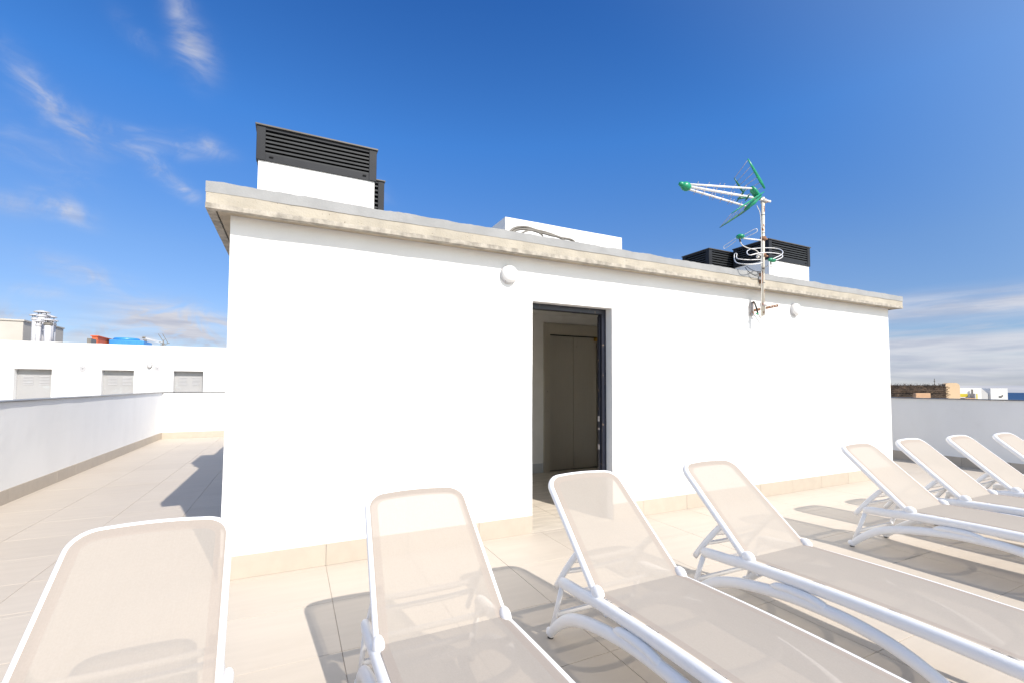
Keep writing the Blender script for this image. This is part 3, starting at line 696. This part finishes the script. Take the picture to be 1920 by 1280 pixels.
for f, f2 in ((.03, .03), (.22, .28), (.42, .52), (.60, .74), (.78, .95), (.93, 1.2)):
    tube([P(1402 + 32 * f, 298 + 56 * f, near), P(1376.5 + 17.5 * f2, 334 + 28 * f2, far)], .0034, 'reflector_rod', 'rod', ua, 5)
for f in (.02, .2, .4, .6, .8): tube([P(1371 + 62 * f, 401 - 41 * f, near), P(1349.5 + 57 * f, 427 - 37 * f, far)], .0034, 'reflector_rod', 'rod', ua, 5)
c = loc(ua, [P(1412, 357, 3.70), P(1420, 368, 3.70), P(1424, 374, 3.71)])
MB().sweep([c[0] + Vector((-.03, 0, .04)), c[0], c[1], c[2]], .045, .03, 12, taper=[.4, 1, .9, .5]).make('dipole_housing', 'green', ua, True)
tube([P(1426, 366, 3.66), P(1413, 380, 3.68), P(1396, 394, 3.74)], .018, 'reflector_bracket', 'green', ua, 10, True, .03, taper=[.8, 1, .5])
for pts, r in (([P(1380.5, 380, 3.78), P(1387, 370, 3.75), P(1392, 364, 3.71), P(1398, 354, 3.66)], .024), ([P(1397, 377, 3.75), P(1401, 372, 3.72), P(1406, 365, 3.68)], .017)):
    tube(pts, r, 'dipole', 'dgreen', ua, 8, True, r * .5, taper=[.3, 1, 1, .3][:len(pts)] if len(pts) == 4 else [.5, 1, .4])
tube([P(1384, 373, 3.72), P(1398, 371, 3.70)], .012, 'dipole_bridge', 'dgreen', ua)

sa = thing('dipole_antenna', 'small dipole antenna with green box and thin wire loops on a short arm', 'antenna', P(1424, 450))
tube([P(1427, 451), P(1394, 447.5)], .010, 'arm', 'alu', sa)
q = loc(sa, [P(1388, 444)])[0]; MB().ball(q, (.052, .05, .030), 10, 6).make('green_box', 'green', sa, True)
tube(smooth_path([P(1394, 441, 3.68), P(1414, 430.5, 3.50), P(1419, 430, 3.47), P(1420, 433, 3.47), P(1416, 437, 3.50), P(1397, 446, 3.68)], 5), .0036, 'wire_loop', 'alu', sa, 6)
tube(smooth_path([P(1380, 447, 3.75), P(1360, 460, 3.9), P(1357, 463, 3.93), P(1360, 466, 3.92), P(1380, 452, 3.76)], 5), .0034, 'wire_loop', 'alu', sa, 6)
tube([P(1387, 447, 3.70), P(1388, 454, 3.70)], .010, 'plug', 'cable_b', sa, 8)
tube(smooth_path([P(1388, 454, 3.70), P(1393, 461, 3.69), P(1404, 466, 3.69), P(1416, 469, 3.69), P(1424, 476, 3.69), P(1428, 482, 3.695)], 5), .0055, 'cable', 'cable_w', sa, 7)

ha = thing('halo_antenna', 'white bent tube loop antenna around the pole with small green box', 'antenna', P(1431, 480))
def Z(pts): return [P(1340 + x / 6.4, 420 + y / 6.4, Y) for x, y, Y in pts]
tube(smooth_path(Z([(560, 380, 3.66), (500, 362, 3.60), (430, 376, 3.58), (392, 360, 3.66), (392, 328, 3.78), (440, 303, 3.88), (560, 291, 3.95), (690, 291, 3.95), (780, 306, 3.88), (818, 338, 3.76), (800, 372, 3.64), (745, 400, 3.58), (700, 420, 3.56)]), 5), .0052, 'loop_tube', 'alu', ha, 8)
tube(smooth_path(Z([(440, 374, 3.58), (520, 353, 3.60), (620, 346, 3.66), (720, 352, 3.72), (790, 366, 3.72), (816, 388, 3.66), (795, 412, 3.60), (735, 436, 3.56)]), 5), .0052, 'loop_tube', 'alu', ha, 8)
tube(smooth_path(Z([(560, 428, 3.68), (420, 433, 3.66), (300, 424, 3.72), (263, 408, 3.80), (266, 362, 3.86), (250, 354, 3.88), (236, 372, 3.88), (238, 430, 3.84), (262, 466, 3.76), (330, 482, 3.68), (430, 486, 3.62), (520, 480, 3.62), (570, 466, 3.66)]), 5), .0052, 'loop_tube', 'alu', ha, 8)
q = loc(ha, Z([(690, 437, 3.60)]))[0]; MB().ball(q, (.075, .03, .026), 10, 6).make('green_box', 'green', ha, True)
q = loc(ha, Z([(517, 396, 3.66)]))[0]; MB().ball(q, (.022, .02, .022), 8, 6).make('end_cap', 'cable_w', ha, True)
tube(Z([(672, 455, 3.62), (676, 490, 3.63)]), .008, 'plug', 'cable_b', ha, 8)
tube(smooth_path(Z([(676, 492, 3.63), (682, 516, 3.64), (650, 505, 3.66), (615, 515, 3.68), (600, 540, 3.69)]), 4), .004, 'cable', 'cable_w', ha, 6)

# ------------------------------------------------------------------ neighbouring roof at the left
FY = 18.0
nb = thing('neighbour_building', 'long low white rooftop building with recessed pale louvred doors beyond the far parapet', 'building', (0, FY, 0))
ops = [(-11.0, -10.2), (-9.09, -8.28), (-7.52 - .72, -7.46)][:2] + [(-7.19, -6.38), (-5.25, -4.46), (-3.45, -2.64), (-1.55, -.75)]
edges = [-14.0]
for a, b in ops: edges += [a, b]
edges.append(9.0)
for k in range(0, len(edges), 2): rough_box('wall', edges[k], edges[k + 1], 0, .25, -.6, 2.63, .35, .006, 'stucco', nb, seed=k)
for a, b in ops:
    MB().box(a, b, .002, .248, 1.83, 2.628).make('lintel', 'stucco', nb)
    d = MB().box(a + .004, b - .004, .17, .21, -.6, 1.828).make('door', 'grille', nb)
    for c in (a + (b - a) * .30, a + (b - a) * .74):
        for k in range(6): MB().box(c - .11, c + .11, .158, .17, 1.38 + k * .045, 1.395 + k * .045).make('louvre', 'pipe', d)
MB().box(-14, 9, .25, 6, 2.2, 2.45).make('roof', 'grey_block', nb)
MB().box(-14, -13.75, .25, 6, -.6, 2.6).box(8.75, 9, .25, 6, -.6, 2.6).box(-14, 9, 6, 6.25, -.6, 2.6).make('wall', 'stucco', nb)
tag(MB().box(-14.5, 9.5, YF + .215, FY + 6.5, -14.1, -.6).make('lower_terrace', 'grout'), kind='structure')
for (x, z), lb in (((155, 690), 'small round wall vent between the first and second pale doors'), ((295, 690), 'small round wall vent beside the oval lamp of the far building')):
    p = at(x, z, FY - .006); t = thing('wall_vent', lb, 'wall vent', p)
    MB().lathe((0, 0, 0), [(.085, 0), (.085, .012), (.072, .012), (.070, .004)], 18, 'y').make('rim', 'pipe', t)
    for a in (0, 1.047, 2.094): MB().sweep([(.07 * math.cos(a), -.012, .07 * math.sin(a)), (-.07 * math.cos(a), -.012, -.07 * math.sin(a))], .004, n=5).make('spoke', 'lamp_base', t)
    MB().ball((0, -.01, 0), .012, 8, 5).make('hub', 'hose', t)
p = at(281, 684, FY); t = thing('oval_wall_lamp', 'oval bulkhead lamp on the far white building', 'wall lamp', p)
MB().ball((0, -.04, 0), (.062, .05, .10), 14, 10).make('lamp_cover', 'lamp_base', t, True); MB().ball((0, -.012, 0), (.072, .02, .112), 14, 8).make('lamp_base', 'hose', t, True)

# things standing behind the neighbour's wall
ZR = 2.45
def boxthing(name, label, cat, px0, py, px1, Y, depth, m, z0=ZR, bev=.01, group=None):
    a, b = at(px0, py, Y), at(px1, py, Y); zt = (a.z + b.z) / 2
    t = thing(name, label, cat, ((a.x + b.x) / 2, Y + depth / 2, z0), group=group); W = (b.x - a.x) / 2
    MB().box(-W, W, -depth / 2, depth / 2, 0, zt - z0).make('body', m, t, bevel=bev); return t, W, zt - z0
t, W, h = boxthing('rooftop_block', 'plain grey rendered block at the left edge behind the far wall', 'building', -60, 600, 44, 24, 2.6, 'grey_block')
MB().box(-W - .04, W + .04, -1.34, 1.34, h, h + .06).make('roof_edge', 'grey_block', t)
t, W, h = boxthing('rooftop_block', 'narrow grey rendered block just right of the flue cluster', 'building', 60, 611, 99, 25.5, 1.0, 'grey_block')
MB().box(-W - .03, W + .03, -.54, .54, h, h + .05).make('roof_edge', 'grey_block', t)
flues = [(67, 589, 23.6, .12, ''), (79, 583, 22.6, .15, ''), (85, 588, 23.4, .11, ''), (95, 592, 23.0, .12, ''), (91, 598, 22.1, .13, ''), (100, 599, 23.4, .10, ''), (73, 600, 22.3, .09, '')]
fl_lab = ['leftmost flue of the cluster, short wide cap', 'tallest flue, at the front left of the cluster', 'slim flue standing behind the tallest one', 'flue with a broad cap right of the middle of the cluster', 'shorter front flue whose dark open mouth shows', 'rightmost slim flue of the cluster', 'thinnest low flue beside the tallest one']
for (x, y, Y, r, _), lb in zip(flues, fl_lab):
    p = at(x, y, Y); t = thing('flue', 'white painted ' + lb, 'chimney flue', (p.x, Y, ZR), group='flue cluster on the far roof'); H = p.z - ZR
    MB().lathe((0, 0, 0), [(r * .8, 0), (r * .8, H - .22)], 14).make('pipe', 'pipe', t, True)
    MB().lathe((0, 0, H - .22), [(r * .85, -.02), (r * 1.0, 0), (r * 1.0, .06), (r * .7, .09)], 14).make('collar', 'hose' if 'dark' in lb else 'pipe', t)
    MB().lathe((0, 0, H - .07), [(r * 1.5, 0), (r * 1.5, .03), (r * .3, .08)], 14).make('cap', 'pipe', t)
    for a in (0, 2.1, 4.2): MB().sweep([(r * .7 * math.cos(a), r * .7 * math.sin(a), H - .2), (r * .9 * math.cos(a), r * .9 * math.sin(a), H - .05)], .012, n=4).make('stay', 'hose', t)
boxthing('utility_box', 'small dark grey box left of the orange block', 'box', 163, 634, 171, 21, .5, 'hose')
t, W, h = boxthing('roof_hatch', 'orange painted block between the dark box and the blue tank', 'roof hatch', 172, 630.5, 183, 21.6, 1.7, 'orange')
MB().box(-W - .03, W + .03, -.88, .88, h, h + .03).make('lid', 'orange', t)
a, b = at(204, 636, 22.5), at(270, 636, 22.5)
t = thing('water_tank', 'bright blue plastic water tank with a round raised lid', 'water tank', ((a.x + b.x) / 2, 23.1, ZR)); W = (b.x - a.x) / 2; h = a.z - ZR
MB().box(-W, W, -.6, .6, 0, h).make('body', 'tank', t, bevel=.035)
MB().lathe((-.12, -.1, h - .01), [(.42, 0), (.42, .07), (.38, .11), (.1, .13)], 24).make('lid', 'tank', t, True)
MB().lathe((.5, -.3, h - .01), [(.06, 0), (.06, .07)], 12).make('filler_cap', 'hose', t)
ta = thing('television_antenna', 'distant thin antenna with crossed rods right of the blue tank', 'antenna', at(305, 643, 21))
def PF(x, y, Y=21): return at(x, y, Y)
MB().sweep(loc(ta, [PF(306, 660), PF(306, 640)]), .02, n=6).make('pole', 'hose', ta)
for pts in ([PF(270, 633), PF(308, 642)], [PF(272, 634), PF(300, 643)]): MB().sweep(loc(ta, pts), .013, n=6).make('boom', 'pipe', ta)
MB().ball(loc(ta, [PF(270, 633)])[0], (.06, .04, .04), 8, 6).make('nose_cap', 'hose', ta)
for pts in ([PF(297, 626), PF(308, 643)], [PF(305, 626), PF(315, 643)], [PF(300, 646), PF(318, 643)], [PF(298, 640), PF(312, 648)], [PF(308, 636), PF(303, 649)]): MB().sweep(loc(ta, pts), .011, n=5).make('rod', 'hose', ta)

# ------------------------------------------------------------------ roofs towards the sea, at the right
def face_line(pxa, pxb, py, dist, turn):
    """end points of a facade seen between two pixels, its normal turned from the line of sight towards -y by turn degrees"""
    a = at_r(pxa, py, dist); ra, rb = ray(pxa, py), ray(pxb, py)
    d = Vector((ra.y, -ra.x)).normalized(); d = Matrix.Rotation(R(turn), 2) @ d
    m = Matrix(((rb.x, -d.x), (rb.y, -d.y))); k = m.inverted() @ Vector((a.x, a.y)); 
    return a, Vector((rb.x * k[0], rb.y * k[0], a.z))
def far_box(name, label, cat, pxa, pya, pxb, dist, depth, m, z0=-14, group=None, turn=35):
    a, b = face_line(pxa, pxb, pya, dist, turn); c = (a + b) / 2
    ang = math.atan2(b.y - a.y, b.x - a.x); t = thing(name, label, cat, (c.x, c.y, z0), ang, group); W = (b - a).xy.length / 2
    MB().box(-W, W, 0, depth, 0, c.z - z0).make('wall', m, t, bevel=.02); return t, W, c.z - z0
tag(MB().box(15.5, 37, 4, 21, -14, -3).make('lower_roof', 'white_far'), kind='structure')
# thatched pergola roof
dT = 30.0
a, b = at_r(1628, 720, dT), at_r(1774, 720, dT); c = (a + b) / 2; ang = math.atan2(b.y - a.y, b.x - a.x)
th = thing('thatched_shelter', 'dark brown shelter roof covered in rows of dry palm fronds beyond the right parapet', 'thatched roof', (c.x, c.y, -3), ang)
W = (b - a).xy.length / 2; HT = c.z + 3
mb = MB(); mb.v = [(-W, 0, HT - .95), (W, 0, HT - .95), (W, 2.2, HT - .95), (-W, 2.2, HT - .95), (-W, .55, HT - .03), (W - .12, .55, HT - .03), (W - .12, 1.6, HT - .03), (-W, 1.6, HT - .03)]
mb.f = [(0, 1, 5, 4), (1, 2, 6, 5), (2, 3, 7, 6), (3, 0, 4, 7), (4, 5, 6, 7), (0, 3, 2, 1)]; mb.make('thatch_bed', 'thatch', th)
for x in (-W + .2, 0, W - .2):
    MB().sweep([(x, .3, 0), (x, .3, HT - .9)], .07, n=8).make('post', 'frond', th)
mb = MB()
for row in range(9):
    z = HT - .06 - row * .10; y = .55 - row * .058
    n = 150
    for k in range(n):
        x = -W + 2 * W * (k + random.random()) / n; s = 1 if (k + row) % 2 else -1; l = random.uniform(.10, .19)
        p0 = Vector((x, y - .01, z + random.uniform(-.02, .03))); p1 = p0 + Vector((s * l, -.05 - random.random() * .03, -l * .65))
        mb.sweep([p0, p1], .008, .012, 3)
for k in range(120):
    x = random.uniform(-W, W); mb.sweep([(x, .55, HT - .05), (x + random.uniform(-.12, .12), .5, HT + random.uniform(0, .07))], .006, n=3)
tag(mb.make('frond_layer', 'frond', th), kind='stuff')
MB().sweep([(-W, .28, HT - .30), (W - .05, .28, HT - .30)], .02, n=6).make('batten', 'frond', th)
# things nearer than the thatch or beside it
def far_thing(*a, **k): return far_box(*a, **k)
far_thing('low_wall', 'small peach rendered chimney block in front of the thatched roof', 'chimney', 1717, 736, 1745, 20, .12, 'peach', z0=-3)
a, b = face_line(1773, 1799.5, 717, 30.5, 35); c = (a + b) / 2; ang = math.atan2(b.y - a.y, b.x - a.x)
g = thing('gable_wall', 'cream wall with rounded top corners at the right end of the thatched roof', 'wall', (c.x, c.y, -3), ang); W = (b - a).xy.length / 2; HH = at_r(1786, 717, 30.9).z + 3
prof = [(-W, 0), (W, 0), (W, HH - .16), (W * .85, HH - .05), (W * .5, HH), (-W * .6, HH), (-W * .95, HH - .05), (-W, HH - .10)]
mb = MB(); K = len(prof); mb.v = [(x, 0, z) for x, z in prof] + [(x, .25, z) for x, z in prof]; mb.f = [tuple(range(K)), tuple(reversed(range(K, 2 * K)))] + [(i, i + K, (i + 1) % K + K, (i + 1) % K) for i in range(K)]
mb.make('wall_body', 'cream', g)
t, W, h = far_box('house', 'white house with sloping parapet and yellow panels beyond the cream wall', 'house', 1798, 726.5, 1840, 190, 12, 'white_far')
MB().box(-W + .2, -W * .25, -.06, -.003, h - 2.6, h - 1.7).make('yellow_band', 'yellow', t)
MB().box(W * .35, W * .62, -.06, -.003, h - 3.6, h - 1.7).make('yellow_band', 'yellow', t)
MB().box(-W, -W * .12, -2.2, -.08, 0, h - 2.9).make('lean_to', 'peach', t)
MB().sweep([(W * .05, -.5, h - 3), (W * .05, -.5, h - .4)], .2, n=6).make('vent_pipe', 'hose', t)
MB().box(-W * .10, W * .02, -2.0, -.2, 0, h - 1.6).make('chimney', 'grey_far', t)
mb = MB(); mb.v = [(W, 0, h), (W + 1.6, 0, h - 1.6), (W + 1.6, 0, 0), (W, 0, 0), (W, 11, h), (W + 1.6, 11, h - 1.6), (W + 1.6, 11, 0), (W, 11, 0)]
mb.f = [(0, 3, 2, 1), (4, 5, 6, 7), (0, 1, 5, 4), (1, 2, 6, 5), (2, 3, 7, 6)]; mb.make('side_wing', 'grey_far', t)
far_box('house', 'pale grey flat roofed house between the two white ones', 'house', 1836, 727.5, 1860, 215, 10, 'grey_far')
t, W, h = far_box('house', 'plain white cubic house nearest the strip of sea', 'house', 1857, 727, 1889, 195, 9, 'white_far')
MB().box(-.1, .6, -.05, -.003, h - 2.7, h - 2.3).make('wall_mark', 'glass', t); MB().box(.6, .9, -.05, -.003, h - 2.4, h - 2.0).make('wall_mark', 'glass', t)
p = at_r(1752, 709, 36); t = thing('lightning_rod', 'thin dark rod standing up behind the thatched roof', 'rod', (p.x, p.y, -3))
MB().sweep([(0, 0, 0), (0, 0, p.z + 3)], .018, n=6).make('rod', 'hose', t); MB().ball((0, 0, p.z + 2.85), .04, 6, 4).make('insulator', 'hose', t)
